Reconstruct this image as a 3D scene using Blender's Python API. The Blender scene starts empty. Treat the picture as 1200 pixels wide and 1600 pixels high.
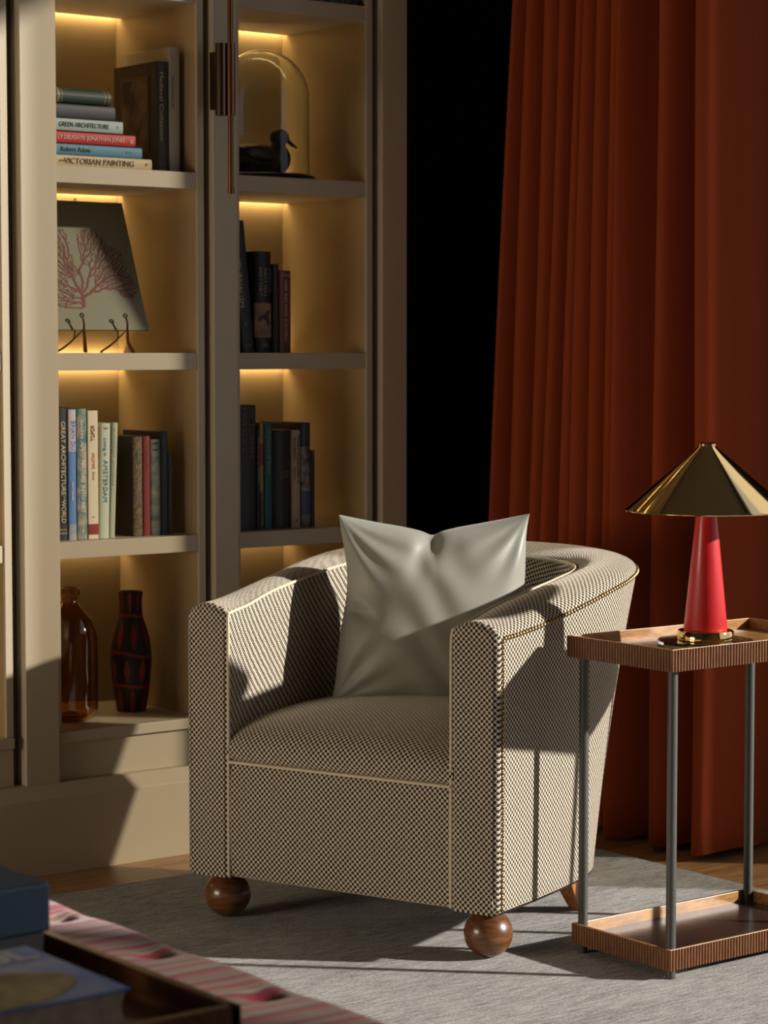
import bpy, math, random
import numpy as np
from math import sin, cos, pi, radians, exp, sqrt
from mathutils import Vector, Matrix

random.seed(7)
S = bpy.context.scene
COL = S.collection

# ------------------------------------------------------------------ camera
F_PX, CAM_H = 3700.0, 1.15
pitch = math.atan(252 / F_PX)
cam_d = bpy.data.cameras.new('camera')
cam = bpy.data.objects.new('camera', cam_d); COL.objects.link(cam)
cam.location = (0, 0, CAM_H)
cam.rotation_euler = (pi / 2 - pitch, 0, -radians(37.6))
cam_d.sensor_fit = 'HORIZONTAL'; cam_d.sensor_width = 36
cam_d.lens = 36 * F_PX / 1200
cam_d.clip_start = 0.05
cam_d.dof.use_dof = True; cam_d.dof.focus_distance = 4.45; cam_d.dof.aperture_fstop = 9.0
S.camera = cam
# ------------------------------------------------------------------ colour management
S.view_settings.view_transform = 'Standard'
S.view_settings.look = 'None'
S.view_settings.exposure = 0.0
S.view_settings.gamma = 1.0
S.view_settings.use_curve_mapping = False
# ------------------------------------------------------------------ world
w = bpy.data.worlds.new('sky'); S.world = w; w.use_nodes = True
bg = w.node_tree.nodes['Background']
bg.inputs['Color'].default_value = (0.80, 0.88, 1.0, 1); bg.inputs['Strength'].default_value = 0.62
# ------------------------------------------------------------------ sun (from camera right, low)
sd = bpy.data.lights.new('sun', 'SUN'); sun = bpy.data.objects.new('sun', sd); COL.objects.link(sun)
to_sun = Vector((0.714, -0.700, 0.40)).normalized()
sun.rotation_euler = to_sun.to_track_quat('Z', 'Y').to_euler()
sun.location = (8, -3, 5)
sd.energy = 7.0; sd.angle = radians(1.3); sd.color = (1.0, 0.94, 0.86)

def area(name, loc, look, sx, sy, energy, col, portal=False):
    d = bpy.data.lights.new(name, 'AREA'); d.shape = 'RECTANGLE'; d.size = sx; d.size_y = sy
    d.energy = energy; d.color = col
    o = bpy.data.objects.new(name, d); COL.objects.link(o); o.location = loc
    o.rotation_euler = (-Vector(look)).to_track_quat('Z', 'Y').to_euler()
    if portal: d.cycles.is_portal = True
    return o
# added warm fill in front of the left wall, and the big window on the right
area('left_fill', (-1.42, 4.10, .80), (1, -.04, -.03), 1.6, .82, 54, (1.0, 0.83, 0.60))
area('window_portal', (4.42, 1.27, 1.5), (-1, 0, 0), 4.3, 3.0, 1, (1, 1, 1), True)

# ------------------------------------------------------------------ materials
def mat(name, col=(.8, .8, .8), rough=.5, metal=0., coat=0., sheen=0., sheen_tint=None, trans=0., ior=1.45,
        emit=None, estr=0., spec=None, bump=None, vary=None):
    m = bpy.data.materials.new(name); m.use_nodes = True
    nt = m.node_tree; b = nt.nodes['Principled BSDF']
    b.inputs['Base Color'].default_value = (*col, 1)
    b.inputs['Roughness'].default_value = rough
    b.inputs['Metallic'].default_value = metal
    b.inputs['Coat Weight'].default_value = coat
    b.inputs['Coat Roughness'].default_value = .15
    b.inputs['Sheen Weight'].default_value = sheen
    if sheen_tint: b.inputs['Sheen Tint'].default_value = (*sheen_tint, 1)
    b.inputs['Transmission Weight'].default_value = trans
    b.inputs['IOR'].default_value = ior
    if spec is not None: b.inputs['Specular IOR Level'].default_value = spec
    if emit: b.inputs['Emission Color'].default_value = (*emit, 1); b.inputs['Emission Strength'].default_value = estr
    if bump or vary:
        tc = nt.nodes.new('ShaderNodeTexCoord')
        mp = nt.nodes.new('ShaderNodeMapping'); nt.links.new(tc.outputs['Object'], mp.inputs[0])
        nz = nt.nodes.new('ShaderNodeTexNoise'); nt.links.new(mp.outputs[0], nz.inputs['Vector'])
        p = bump or vary
        nz.inputs['Scale'].default_value = p[0]; nz.inputs['Detail'].default_value = 5
        if len(p) > 2: mp.inputs['Scale'].default_value = p[2]
        if bump:
            bn = nt.nodes.new('ShaderNodeBump'); bn.inputs['Strength'].default_value = p[1]; bn.inputs['Distance'].default_value = .002
            nt.links.new(nz.outputs['Fac'], bn.inputs['Height']); nt.links.new(bn.outputs[0], b.inputs['Normal'])
        if vary:
            if bump:
                nz = nt.nodes.new('ShaderNodeTexNoise'); nz.inputs['Scale'].default_value = vary[0]; nz.inputs['Detail'].default_value = 6
                mp = nt.nodes.new('ShaderNodeMapping'); nt.links.new(tc.outputs['Object'], mp.inputs[0]); nt.links.new(mp.outputs[0], nz.inputs['Vector'])
                if len(vary) > 2: mp.inputs['Scale'].default_value = vary[2]
            cr = nt.nodes.new('ShaderNodeValToRGB'); nt.links.new(nz.outputs['Fac'], cr.inputs[0])
            cr.color_ramp.elements[0].position = .36; cr.color_ramp.elements[1].position = .64
            cr.color_ramp.elements[0].color = (*vary[1], 1); cr.color_ramp.elements[1].color = (*col, 1)
            nt.links.new(cr.outputs[0], b.inputs['Base Color'])
    return m

def weave_mat():
    m = bpy.data.materials.new('checked_weave'); m.use_nodes = True
    nt = m.node_tree; L = nt.links; N = nt.nodes; b = N['Principled BSDF']
    uv = N.new('ShaderNodeUVMap'); uv.uv_map = 'UVMap'
    mp = N.new('ShaderNodeMapping'); mp.inputs['Scale'].default_value = (1 / .0056, 1 / .0056, 1)
    # small wobble so that the rows of yarn are not ruler straight
    nz = N.new('ShaderNodeTexNoise'); nz.inputs['Scale'].default_value = 55; L.new(uv.outputs[0], nz.inputs['Vector'])
    ad = N.new('ShaderNodeVectorMath'); ad.operation = 'MULTIPLY_ADD'; ad.inputs[1].default_value = (.0022, .0022, 0)
    L.new(nz.outputs['Color'], ad.inputs[0]); L.new(uv.outputs[0], ad.inputs[2]); L.new(ad.outputs[0], mp.inputs[0])
    ck = N.new('ShaderNodeTexChecker'); ck.inputs['Scale'].default_value = 1
    ck.inputs['Color1'].default_value = (.74, .65, .51, 1); ck.inputs['Color2'].default_value = (.040, .031, .025, 1)
    L.new(mp.outputs[0], ck.inputs['Vector'])
    n2 = N.new('ShaderNodeTexNoise'); n2.inputs['Scale'].default_value = 900; L.new(uv.outputs[0], n2.inputs['Vector'])
    mx = N.new('ShaderNodeMix'); mx.data_type = 'RGBA'; mx.blend_type = 'MULTIPLY'; mx.inputs[0].default_value = .35
    L.new(ck.outputs['Color'], mx.inputs[6]); L.new(n2.outputs['Color'], mx.inputs[7]); L.new(mx.outputs[2], b.inputs['Base Color'])
    # rounded yarn cells
    sp = N.new('ShaderNodeSeparateXYZ'); L.new(mp.outputs[0], sp.inputs[0])
    def s_(o):
        a = N.new('ShaderNodeMath'); a.operation = 'MULTIPLY'; a.inputs[1].default_value = pi; L.new(o, a.inputs[0])
        c = N.new('ShaderNodeMath'); c.operation = 'SINE'; L.new(a.outputs[0], c.inputs[0])
        e = N.new('ShaderNodeMath'); e.operation = 'ABSOLUTE'; L.new(c.outputs[0], e.inputs[0]); return e
    a, c = s_(sp.outputs[0]), s_(sp.outputs[1])
    mu = N.new('ShaderNodeMath'); mu.operation = 'MULTIPLY'; L.new(a.outputs[0], mu.inputs[0]); L.new(c.outputs[0], mu.inputs[1])
    pw = N.new('ShaderNodeMath'); pw.operation = 'POWER'; pw.inputs[1].default_value = .5; L.new(mu.outputs[0], pw.inputs[0])
    ad2 = N.new('ShaderNodeMath'); ad2.operation = 'MULTIPLY_ADD'; ad2.inputs[1].default_value = .5
    L.new(ck.outputs['Fac'], ad2.inputs[0]); L.new(pw.outputs[0], ad2.inputs[2])
    bn = N.new('ShaderNodeBump'); bn.inputs['Strength'].default_value = .55; bn.inputs['Distance'].default_value = .0012
    L.new(ad2.outputs[0], bn.inputs['Height']); L.new(bn.outputs[0], b.inputs['Normal'])
    b.inputs['Roughness'].default_value = .95; b.inputs['Specular IOR Level'].default_value = .1
    b.inputs['Sheen Weight'].default_value = .6; b.inputs['Sheen Roughness'].default_value = .45
    b.inputs['Sheen Tint'].default_value = (.95, .85, .72, 1)
    return m

def wood(name, light, dark, axis_scale, rough=.4, coat=0., scale=14):
    m = mat(name, light, rough, coat=coat, vary=(scale, dark, axis_scale))
    return m

M = {}
M['weave'] = weave_mat()
M['piping'] = mat('cream_piping', (.66, .56, .40), .8, sheen=.2, bump=(900, .2))
M['brass_nail'] = mat('antique_brass', (.37, .26, .13), .45, 1)
M['brass'] = mat('polished_brass', (.85, .62, .28), .07, 1)
M['brass_dark'] = mat('shade_brass', (.78, .58, .30), .09, 1)
M['ball_wood'] = wood('turned_walnut', (.20, .075, .025), (.085, .03, .011), (1, 1, 6), .33, .5, 22)
M['leg_wood'] = wood('brown_leg_wood', (.40, .15, .04), (.26, .09, .025), (14, 14, 2), .4, .2, 10)
M['pillow'] = mat('grey_green_satin', (.28, .28, .235), .45, sheen=.35, bump=(420, .10), spec=.45)
M['paint'] = mat('cream_paint', (.44, .37, .265), .45, bump=(260, .05))
M['niche'] = mat('niche_lacquer', (.37, .27, .15), .38)
M['led'] = mat('warm_light_strip', (1, .8, .5), .5, emit=(1.0, .77, .38), estr=17)
M['dark_wall'] = mat('black_wall_paint', (.006, .006, .0055), .9, spec=.15)
M['room_wall'] = mat('room_wall_paint', (.22, .18, .14), .8)
M['ceiling'] = mat('ceiling_paint', (.12, .11, .09), .9)
M['frame'] = mat('window_frame_paint', (.05, .045, .04), .5)
M['bronze'] = mat('bronze', (.20, .095, .05), .34, 1)
M['bronze_dark'] = mat('dark_bronze', (.09, .06, .045), .35, 1)
M['steel'] = mat('blackened_steel', (.085, .085, .075), .5, .4, bump=(300, .25))
M['walnut_reed'] = wood('reeded_walnut', (.24, .105, .042), (.15, .06, .024), (30, 30, 3), .5, 0, 12)
M['walnut_in'] = wood('oiled_walnut', (.42, .215, .075), (.25, .115, .035), (3, 14, 14), .35, .2, 7)
M['tray_metal'] = mat('bronze_tray_floor', (.075, .05, .04), .26, .5, vary=(8, (.045, .03, .025)))
M['red_glass'] = mat('red_lamp_body', (.50, .010, .012), .42, coat=.2, sheen=.05, sheen_tint=(1, .6, .7))
M['clear'] = mat('clear_glass', (.97, 1, .99), .01, trans=1, ior=1.3)
M['clear_t'] = mat('clear_disc', (.9, 1, .98), .02, trans=1, ior=1.48)
M['amber'] = mat('amber_glass', (.68, .41, .13), .04, trans=1, ior=1.45)
M['curtain'] = mat('russet_velvet', (.26, .043, .013), .85, sheen=.35, sheen_tint=(1, .35, .12), spec=.15, bump=(500, .12))
M['lining'] = M['curtain']
M['rug'] = None
M['black'] = mat('black_lacquer', (.012, .011, .010), .3)
M['decoy'] = mat('carved_dark_wood', (.050, .032, .022), .45, vary=(18, (.025, .017, .012), (1, 1, 5)))
M['decoy2'] = mat('decoy_bill', (.03, .022, .018), .4)
M['vase_black'] = mat('vase_black_glaze', (.018, .014, .012), .42)
M['vase_red'] = mat('vase_red_glaze', (.25, .022, .014), .45)
M['pages'] = mat('book_pages', (.62, .54, .40), .9, vary=(60, (.48, .40, .28), (1, 40, 1)))
M['plate'] = mat('pressed_plate', (.16, .155, .09), .3, coat=.25)
M['coral'] = mat('coral_red', (.13, .009, .007), .6)
M['oak_tray'] = wood('tray_walnut', (.22, .085, .028), (.11, .04, .014), (12, 1.2, 12), .3, .4, 7)
M['navy'] = mat('navy_leatherette', (.013, .029, .056), .55, spec=.2, bump=(350, .2))
M['navy_dark'] = mat('dark_box_base', (.014, .018, .024), .5)
M['seam'] = mat('shadow_gap', (.10, .075, .045), .7)

def rug_mat():
    m = bpy.data.materials.new('grey_wool_rug'); m.use_nodes = True
    nt = m.node_tree; N = nt.nodes; L = nt.links; b = N['Principled BSDF']
    tc = N.new('ShaderNodeTexCoord')
    def noise(sc, mul, det=4):
        mp = N.new('ShaderNodeMapping'); mp.inputs['Scale'].default_value = mul; L.new(tc.outputs['Object'], mp.inputs[0])
        n = N.new('ShaderNodeTexNoise'); n.inputs['Scale'].default_value = sc; n.inputs['Detail'].default_value = det
        n.inputs['Roughness'].default_value = .7; L.new(mp.outputs[0], n.inputs['Vector']); return n
    n1 = noise(60, (.30, 2.2, 1)); n2 = noise(230, (.6, 1.5, 1)); n3 = noise(5, (.5, 1.4, 1))
    a = N.new('ShaderNodeMath'); a.operation = 'ADD'; L.new(n1.outputs[0], a.inputs[0]); L.new(n2.outputs[0], a.inputs[1])
    c = N.new('ShaderNodeMath'); c.operation = 'MULTIPLY_ADD'; c.inputs[1].default_value = .5; L.new(n3.outputs[0], c.inputs[0]); L.new(a.outputs[0], c.inputs[2])
    d = N.new('ShaderNodeMath'); d.operation = 'MULTIPLY'; d.inputs[1].default_value = .4; L.new(c.outputs[0], d.inputs[0])
    cr = N.new('ShaderNodeValToRGB'); L.new(d.outputs[0], cr.inputs[0])
    e = cr.color_ramp.elements; e[0].position = .40; e[0].color = (.06, .057, .057, 1); e[1].position = .60; e[1].color = (.52, .49, .46, 1)
    L.new(cr.outputs[0], b.inputs['Base Color']); b.inputs['Roughness'].default_value = .95
    b.inputs['Sheen Weight'].default_value = .3; b.inputs['Specular IOR Level'].default_value = .1
    bn = N.new('ShaderNodeBump'); bn.inputs['Distance'].default_value = .004; bn.inputs['Strength'].default_value = .8
    L.new(a.outputs[0], bn.inputs['Height']); L.new(bn.outputs[0], b.inputs['Normal'])
    return m
M['rug'] = rug_mat()

def floor_mat():
    m = bpy.data.materials.new('oak_floor'); m.use_nodes = True
    nt = m.node_tree; N = nt.nodes; L = nt.links; b = N['Principled BSDF']
    tc = N.new('ShaderNodeTexCoord')
    br = N.new('ShaderNodeTexBrick'); br.inputs['Scale'].default_value = 1
    br.inputs['Brick Width'].default_value = 1.4; br.inputs['Row Height'].default_value = .16; br.inputs['Mortar Size'].default_value = .0018
    br.inputs['Color1'].default_value = (.46, .26, .11, 1); br.inputs['Color2'].default_value = (.40, .22, .09, 1); br.inputs['Mortar'].default_value = (.06, .03, .012, 1)
    L.new(tc.outputs['Object'], br.inputs['Vector'])
    mp = N.new('ShaderNodeMapping'); mp.inputs['Scale'].default_value = (1.2, 14, 1); L.new(tc.outputs['Object'], mp.inputs[0])
    n = N.new('ShaderNodeTexNoise'); n.inputs['Scale'].default_value = 6; n.inputs['Detail'].default_value = 6; L.new(mp.outputs[0], n.inputs['Vector'])
    cr = N.new('ShaderNodeValToRGB'); L.new(n.outputs[0], cr.inputs[0]); cr.color_ramp.elements[0].position = .3
    cr.color_ramp.elements[0].color = (.55, .5, .45, 1); cr.color_ramp.elements[1].position = .65
    mx = N.new('ShaderNodeMix'); mx.data_type = 'RGBA'; mx.blend_type = 'MULTIPLY'; mx.inputs[0].default_value = 1
    L.new(br.outputs['Color'], mx.inputs[6]); L.new(cr.outputs[0], mx.inputs[7]); L.new(mx.outputs[2], b.inputs['Base Color'])
    b.inputs['Roughness'].default_value = .42
    return m
M['floor'] = floor_mat()

def stripe_mat():
    m = bpy.data.materials.new('striped_ticking'); m.use_nodes = True
    nt = m.node_tree; N = nt.nodes; L = nt.links; b = N['Principled BSDF']
    uv = N.new('ShaderNodeUVMap'); uv.uv_map = 'UVMap'; sp = N.new('ShaderNodeSeparateXYZ'); L.new(uv.outputs[0], sp.inputs[0])
    dv = N.new('ShaderNodeMath'); dv.operation = 'DIVIDE'; dv.inputs[1].default_value = .100; L.new(sp.outputs[1], dv.inputs[0])
    fr = N.new('ShaderNodeMath'); fr.operation = 'FRACT'; L.new(dv.outputs[0], fr.inputs[0])
    cr = N.new('ShaderNodeValToRGB'); cr.color_ramp.interpolation = 'CONSTANT'; L.new(fr.outputs[0], cr.inputs[0])
    crim, salm, crm, tau, pur = (.34, .025, .065), (.42, .075, .095), (.43, .34, .28), (.15, .09, .06), (.16, .05, .13)
    seq = [(0, crim), (.17, pur), (.19, crm), (.27, tau), (.30, crm), (.35, salm), (.50, crm), (.55, tau), (.575, crm), (.61, crim),
           (.73, pur), (.75, crm), (.79, (.25, .14, .10)), (.87, crm), (.90, salm), (.98, crm)]
    el = cr.color_ramp.elements
    el[0].position = 0; el[0].color = (*seq[0][1], 1); el[1].position = seq[1][0]; el[1].color = (*seq[1][1], 1)
    for p, c in seq[2:]:
        k = el.new(p); k.color = (*c, 1)
    L.new(cr.outputs[0], b.inputs['Base Color']); b.inputs['Roughness'].default_value = .8; b.inputs['Sheen Weight'].default_value = .25
    return m
M['stripe'] = stripe_mat()

_c = {}
def cmat(col, rough=.5, coat=0.):
    k = (col, rough, coat)
    if k not in _c: _c[k] = mat('cover_%d' % len(_c), col, rough, coat=coat)
    return _c[k]

# ------------------------------------------------------------------ mesh helpers
def link_mesh(name, verts, faces, m, parent=None, smooth=False, uvs=None, fm=None, loc=(0, 0, 0)):
    me = bpy.data.meshes.new(name); me.from_pydata([tuple(v) for v in verts], [], faces)
    for x in (m if isinstance(m, (list, tuple)) else [m]): me.materials.append(x)
    if fm is not None: me.polygons.foreach_set('material_index', fm)
    if smooth: me.polygons.foreach_set('use_smooth', [True] * len(me.polygons))
    if uvs is not None:
        ul = me.uv_layers.new(name='UVMap')
        ul.data.foreach_set('uv', [c for f in uvs for t in f for c in t])
    me.update()
    o = bpy.data.objects.new(name, me); COL.objects.link(o); o.location = loc
    if parent is not None: o.parent = parent
    return o

class MB:
    def __init__(s): s.v = []; s.f = []
    def add(s, v, f):
        k = len(s.v); s.v += [tuple(p) for p in v]; s.f += [tuple(i + k for i in q) for q in f]; return s
    def box(s, x0, x1, y0, y1, z0, z1):
        v = [(x, y, z) for z in (z0, z1) for (x, y) in ((x0, y0), (x1, y0), (x1, y1), (x0, y1))]
        return s.add(v, [(0, 3, 2, 1), (4, 5, 6, 7), (0, 1, 5, 4), (1, 2, 6, 5), (2, 3, 7, 6), (3, 0, 4, 7)])
    def tube(s, pts, r, n=10, cap=True, flat=1.0):
        pts = [Vector(p) for p in pts]; R = r if isinstance(r, (list, tuple)) else [r] * len(pts)
        rings = []; up = None
        for i, p in enumerate(pts):
            t = (pts[min(i + 1, len(pts) - 1)] - pts[max(i - 1, 0)]).normalized()
            if up is None: up = Vector((0, 0, 1)) if abs(t.z) < .9 else Vector((1, 0, 0))
            a = t.cross(up).normalized(); b = a.cross(t).normalized(); up = b
            rings.append([p + (a * cos(2 * pi * k / n) + b * sin(2 * pi * k / n) * flat) * R[i] for k in range(n)])
        v = [q for r_ in rings for q in r_]
        f = [(i * n + k, i * n + (k + 1) % n, (i + 1) * n + (k + 1) % n, (i + 1) * n + k) for i in range(len(pts) - 1) for k in range(n)]
        if cap: f += [tuple(range(n))[::-1], tuple((len(pts) - 1) * n + k for k in range(n))]
        return s.add(v, f)
    def lathe(s, prof, n=48, c=(0, 0, 0), close=False):
        v = [(c[0] + r * cos(2 * pi * k / n), c[1] + r * sin(2 * pi * k / n), c[2] + z) for r, z in prof for k in range(n)]
        f = [(i * n + k, i * n + (k + 1) % n, (i + 1) * n + (k + 1) % n, (i + 1) * n + k) for i in range(len(prof) - 1) for k in range(n)]
        if close: f += [((len(prof) - 1) * n + k, (len(prof) - 1) * n + (k + 1) % n, (k + 1) % n, k) for k in range(n)]
        return s.add(v, f)
    def prism(s, poly, z0, z1):
        n = len(poly)
        v = [(x, y, z0) for x, y in poly] + [(x, y, z1) for x, y in poly]
        return s.add(v, [tuple(range(n))[::-1], tuple(range(n, 2 * n))] + [(i, (i + 1) % n, n + (i + 1) % n, n + i) for i in range(n)])
    def build(s, name, m, parent=None, smooth=False, bevel=0, seg=2, loc=(0, 0, 0)):
        o = link_mesh(name, s.v, s.f, m, parent, smooth, loc=loc)
        if bevel:
            b = o.modifiers.new('bevel', 'BEVEL'); b.width = bevel; b.segments = seg; b.limit_method = 'ANGLE'; b.angle_limit = radians(35)
        if smooth:
            try:
                o.data.set_sharp_from_angle(angle=radians(42))
            except Exception: pass
        return o

def box(name, x0, x1, y0, y1, z0, z1, m, parent=None, bevel=.0012):
    return MB().box(x0, x1, y0, y1, z0, z1).build(name, m, parent, bevel=bevel)

def thing(name, label, cat, loc=(0, 0, 0), rot=(0, 0, 0), group=None):
    o = bpy.data.objects.new(name, None); COL.objects.link(o); o.location = loc; o.rotation_euler = rot
    o.empty_display_size = .05
    o['label'] = label; o['category'] = cat
    if group: o['group'] = group
    return o
def tag(o, label, cat, group=None):
    o['label'] = label; o['category'] = cat
    if group: o['group'] = group
    return o
def structure(o): o['kind'] = 'structure'; return o

def interp(P, t):
    """Catmull-Rom through rows of P, t in 0..len-1"""
    P = np.asarray(P, float); n = len(P); i = min(int(t), n - 2); u = t - i
    a = P[max(i - 1, 0)] if i > 0 else 2 * P[0] - P[1]
    b, c = P[i], P[i + 1]
    d = P[i + 2] if i + 2 < n else 2 * P[-1] - P[-2]
    return .5 * ((2 * b) + (c - a) * u + (2 * a - 5 * b + 4 * c - d) * u * u + (3 * b - a - 3 * c + d) * u ** 3)
def resample(P, n):
    D = np.array([interp(P, (len(P) - 1) * k / 400) for k in range(401)])
    s = np.concatenate([[0], np.cumsum(np.linalg.norm(np.diff(D[:, :3], axis=0), axis=1))])
    q = np.linspace(0, s[-1], n)
    return np.stack([np.interp(q, s, D[:, k]) for k in range(D.shape[1])], 1)

def text(s, name, size, m, parent, loc, rot, extrude=.0003, width=None, align='CENTER', shear=0., bold=0.):
    cu = bpy.data.curves.new(name, 'FONT'); cu.body = s; cu.size = size; cu.extrude = extrude
    cu.align_x = align; cu.align_y = 'CENTER'; cu.resolution_u = 3; cu.shear = shear; cu.offset = bold
    tmp = bpy.data.objects.new('t', cu); COL.objects.link(tmp)
    bpy.context.view_layer.update()
    me = bpy.data.meshes.new_from_object(tmp)
    if width:
        xs = [v.co.x for v in me.vertices]
        k = width / max(1e-6, (max(xs) - min(xs)))
        for v in me.vertices: v.co.x *= k
    bpy.data.objects.remove(tmp); bpy.data.curves.remove(cu)
    me.materials.clear(); me.materials.append(m); me.name = name
    o = bpy.data.objects.new(name, me); COL.objects.link(o); o.parent = parent; o.location = loc; o.rotation_euler = rot
    return o

# ================================================================== THE ROOM
FZ = -.008
structure(MB().box(-1.6, 4.5, -1.7, 5.05, FZ - .1, FZ).build('floor', M['floor']))
structure(MB().box(-1.6, 4.5, -1.7, 5.05, 3.2, 3.3).build('ceiling', M['ceiling']))
structure(MB().box(-1.6, 4.5, 4.965, 5.06, FZ, 3.2).build('wall_far', M['dark_wall']))
structure(MB().box(-1.6, 4.5, -1.75, -1.65, FZ, 3.2).build('wall_near', M['room_wall']))
structure(MB().box(-1.6, -1.5, -1.65, 4.965, FZ, .36).box(-1.6, -1.5, -1.65, 4.965, 1.64, 3.2)
          .box(-1.6, -1.5, -1.65, 3.25, .36, 1.64).box(-1.6, -1.5, 4.9, 4.965, .36, 1.64).build('wall_left', M['room_wall']))
structure(MB().box(-1.58, -1.52, 3.25, 4.9, .36, .42).box(-1.58, -1.52, 3.25, 4.9, 1.58, 1.64).box(-1.58, -1.52, 3.25, 3.31, .42, 1.58)
          .box(-1.58, -1.52, 4.84, 4.9, .42, 1.58).box(-1.58, -1.52, 4.05, 4.10, .42, 1.58).build('added_window_2', M['frame']))  # unseen window frame, added to go with the warm left fill
# right wall with the tall glazed opening the sun comes through
WY0, WY1, WZ1 = -.9, 3.25, 3.0
structure(MB().box(4.35, 4.5, -1.65, WY0, FZ, 3.2).box(4.35, 4.5, WY1, 4.965, FZ, 3.2).box(4.35, 4.5, WY0, WY1, WZ1, 3.2)
          .build('wall_right', M['dark_wall']))
fm_ = MB().box(4.38, 4.44, WY0, WY1, FZ, .07).box(4.38, 4.44, WY0, WY1, WZ1 - .06, WZ1).box(4.38, 4.44, WY0, WY0 + .05, 0, WZ1) \
    .box(4.38, 4.44, WY1 - .05, WY1, 0, WZ1).box(4.38, 4.44, -.33, -.28, 0, WZ1)
structure(fm_.build('window_1', M['frame']))
def sun_dimmer(name, vis, y0, y1):  # unseen dimming pane added within the window frame
    m = bpy.data.materials.new(name); m.use_nodes = True
    nt = m.node_tree; N = nt.nodes; N.remove(N['Principled BSDF'])
    t = N.new('ShaderNodeBsdfTransparent'); t.inputs[0].default_value = (1, .97, .9, 1)
    d = N.new('ShaderNodeBsdfTranslucent'); d.inputs[0].default_value = (.7, .66, .6, 1)
    x = N.new('ShaderNodeMixShader'); x.inputs[0].default_value = 1 - vis
    nt.links.new(t.outputs[0], x.inputs[1]); nt.links.new(d.outputs[0], x.inputs[2]); nt.links.new(x.outputs[0], N['Material Output'].inputs[0])
    return MB().box(4.405, 4.409, y0, y1, .07, WZ1 - .06).build('window_1', m)
structure(sun_dimmer('sun_dimmer_far', .66, 2.75, WY1 - .05))  # added to weaken the sun on the bookcase
structure(sun_dimmer('sun_dimmer_near', .55, WY0 + .05, -.30))  # added to weaken the sun on the ottoman and box

# rug
rg = MB().box(.2, 3.70, -.6, 4.35, FZ, 0).build('rug', M['rug'], bevel=.003)
tag(rg, 'large grey woven wool rug lying on the oak floor', 'rug')

# ================================================================== BOOKCASE
YF, YB = 4.60, 4.948
bc = thing('built_in_bookcase', 'cream painted built-in bookcase with lit shelves behind the armchair', 'bookcase', (0, 0, 0))
SH = [(1.145, 1.106), (1.558, 1.520), (1.978, 1.942), (.724, .686), (2.40, 2.362)]
BAYS = [(2.145, 2.492), (2.631, 2.999), (3.115, 3.486)]
for (x0, x1) in BAYS:
    for (zt, zb) in SH:
        box('shelf', x0 - .002, x1 + .002, YF, YB - .020, zb, zt, M['paint'], bc)
        sp_ = box('light_strip', x0 + .002, x1 - .002, YB - .016, YB - .006, zb + .008, zt - .010, M['led'], bc, 0)
        sp_['label'] = 'glowing warm light strip'
    box('bottom_shelf', x0 - .016, x1 + .016, YF - .012, YB, .276, .300, M['paint'], bc)
    box('back_panel', x0 - .018, x1 + .018, YB, YB + .012, .1, 2.8, M['niche'], bc, 0)
    # side panels with a slim front lipping
    for (a, b) in ((x0 - .018, x0), (x1, x1 + .018)):
        box('side_panel', a, b, YF + .006, YB, .30, 2.8, M['niche'], bc, 0)
        box('edge_lipping', a, b, YF - .004, YF + .006, .30, 2.8, M['paint'], bc, .001)
    box('base_panel', x0 - .018, x1 + .018, YF - .002, YF + .02, .19, .276, M['paint'], bc, .001)
# stiles stand proud of the lippings, with a shadow gap on both sides
for (a, b) in ((2.532, 2.616), (3.033, 3.099), (3.522, 3.598), (2.06, 2.13)):
    box('stile', a, b, YF - .020, YF + .02, .19, 2.8, M['paint'], bc, .0015)
for (a, b) in ((2.512, 2.612), (3.019, 3.096), (3.506, 3.598)):
    box('gap_strip', a, b, YF + .020, YF + .032, .19, 2.8, M['seam'], bc, 0)
box('side_cheek', 3.585, 3.598, YF, YB + .012, 0, 2.8, M['paint'], bc, .001)
MB().add([(2.06, 4.548, FZ), (3.600, 4.548, FZ), (3.600, 4.62, FZ), (2.06, 4.62, FZ),
          (2.06, 4.548, .163), (3.600, 4.548, .163), (3.600, 4.62, .163), (2.06, 4.62, .163)],
         [(0, 3, 2, 1), (4, 5, 6, 7), (0, 1, 5, 4), (1, 2, 6, 5), (2, 3, 7, 6), (3, 0, 4, 7)]).build('plinth', M['paint'], bc, bevel=.001)
MB().add([(2.06, 4.550, .163), (3.599, 4.550, .163), (3.599, 4.62, .163), (2.06, 4.62, .163),
          (2.06, 4.580, .190), (3.599, 4.580, .190), (3.599, 4.62, .190), (2.06, 4.62, .190)],
         [(0, 3, 2, 1), (4, 5, 6, 7), (0, 1, 5, 4), (1, 2, 6, 5), (2, 3, 7, 6), (3, 0, 4, 7)]).build('plinth_moulding', M['paint'], bc)
box('cornice', 2.06, 3.600, YF - .03, YB, 2.8, 3.0, M['paint'], bc)

# bronze rod on the middle stile
rod = thing('bronze_rod_fitting', 'slim bronze rod with a thick double sleeve on the bookcase stile', 'wall fitting', (3.045, YF - .02, 1.5))
MB().tube([(.002, -.05, .02), (.002, -.05, .62)], .0062, 14).lathe([(0, .0), (.0080, .0), (.0080, .014), (0, .014)], 16, (.002, -.05, .008)).build('rod', M['bronze'], rod, smooth=True)
MB().lathe([(0, 0), (.0100, .0), (.0100, .163), (0, .163)], 24, (.003, -.05, .185)).build('sleeve', M['bronze'], rod, smooth=True)
MB().lathe([(0, 0), (.0130, .0), (.0130, .163), (0, .163)], 24, (-.014, -.036, .185)).build('mounting_cylinder', M['bronze_dark'], rod, smooth=True)
MB().box(-.022, -.006, -.025, .0, .20, .33).build('back_plate', M['bronze_dark'], rod, bevel=.001)

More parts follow.
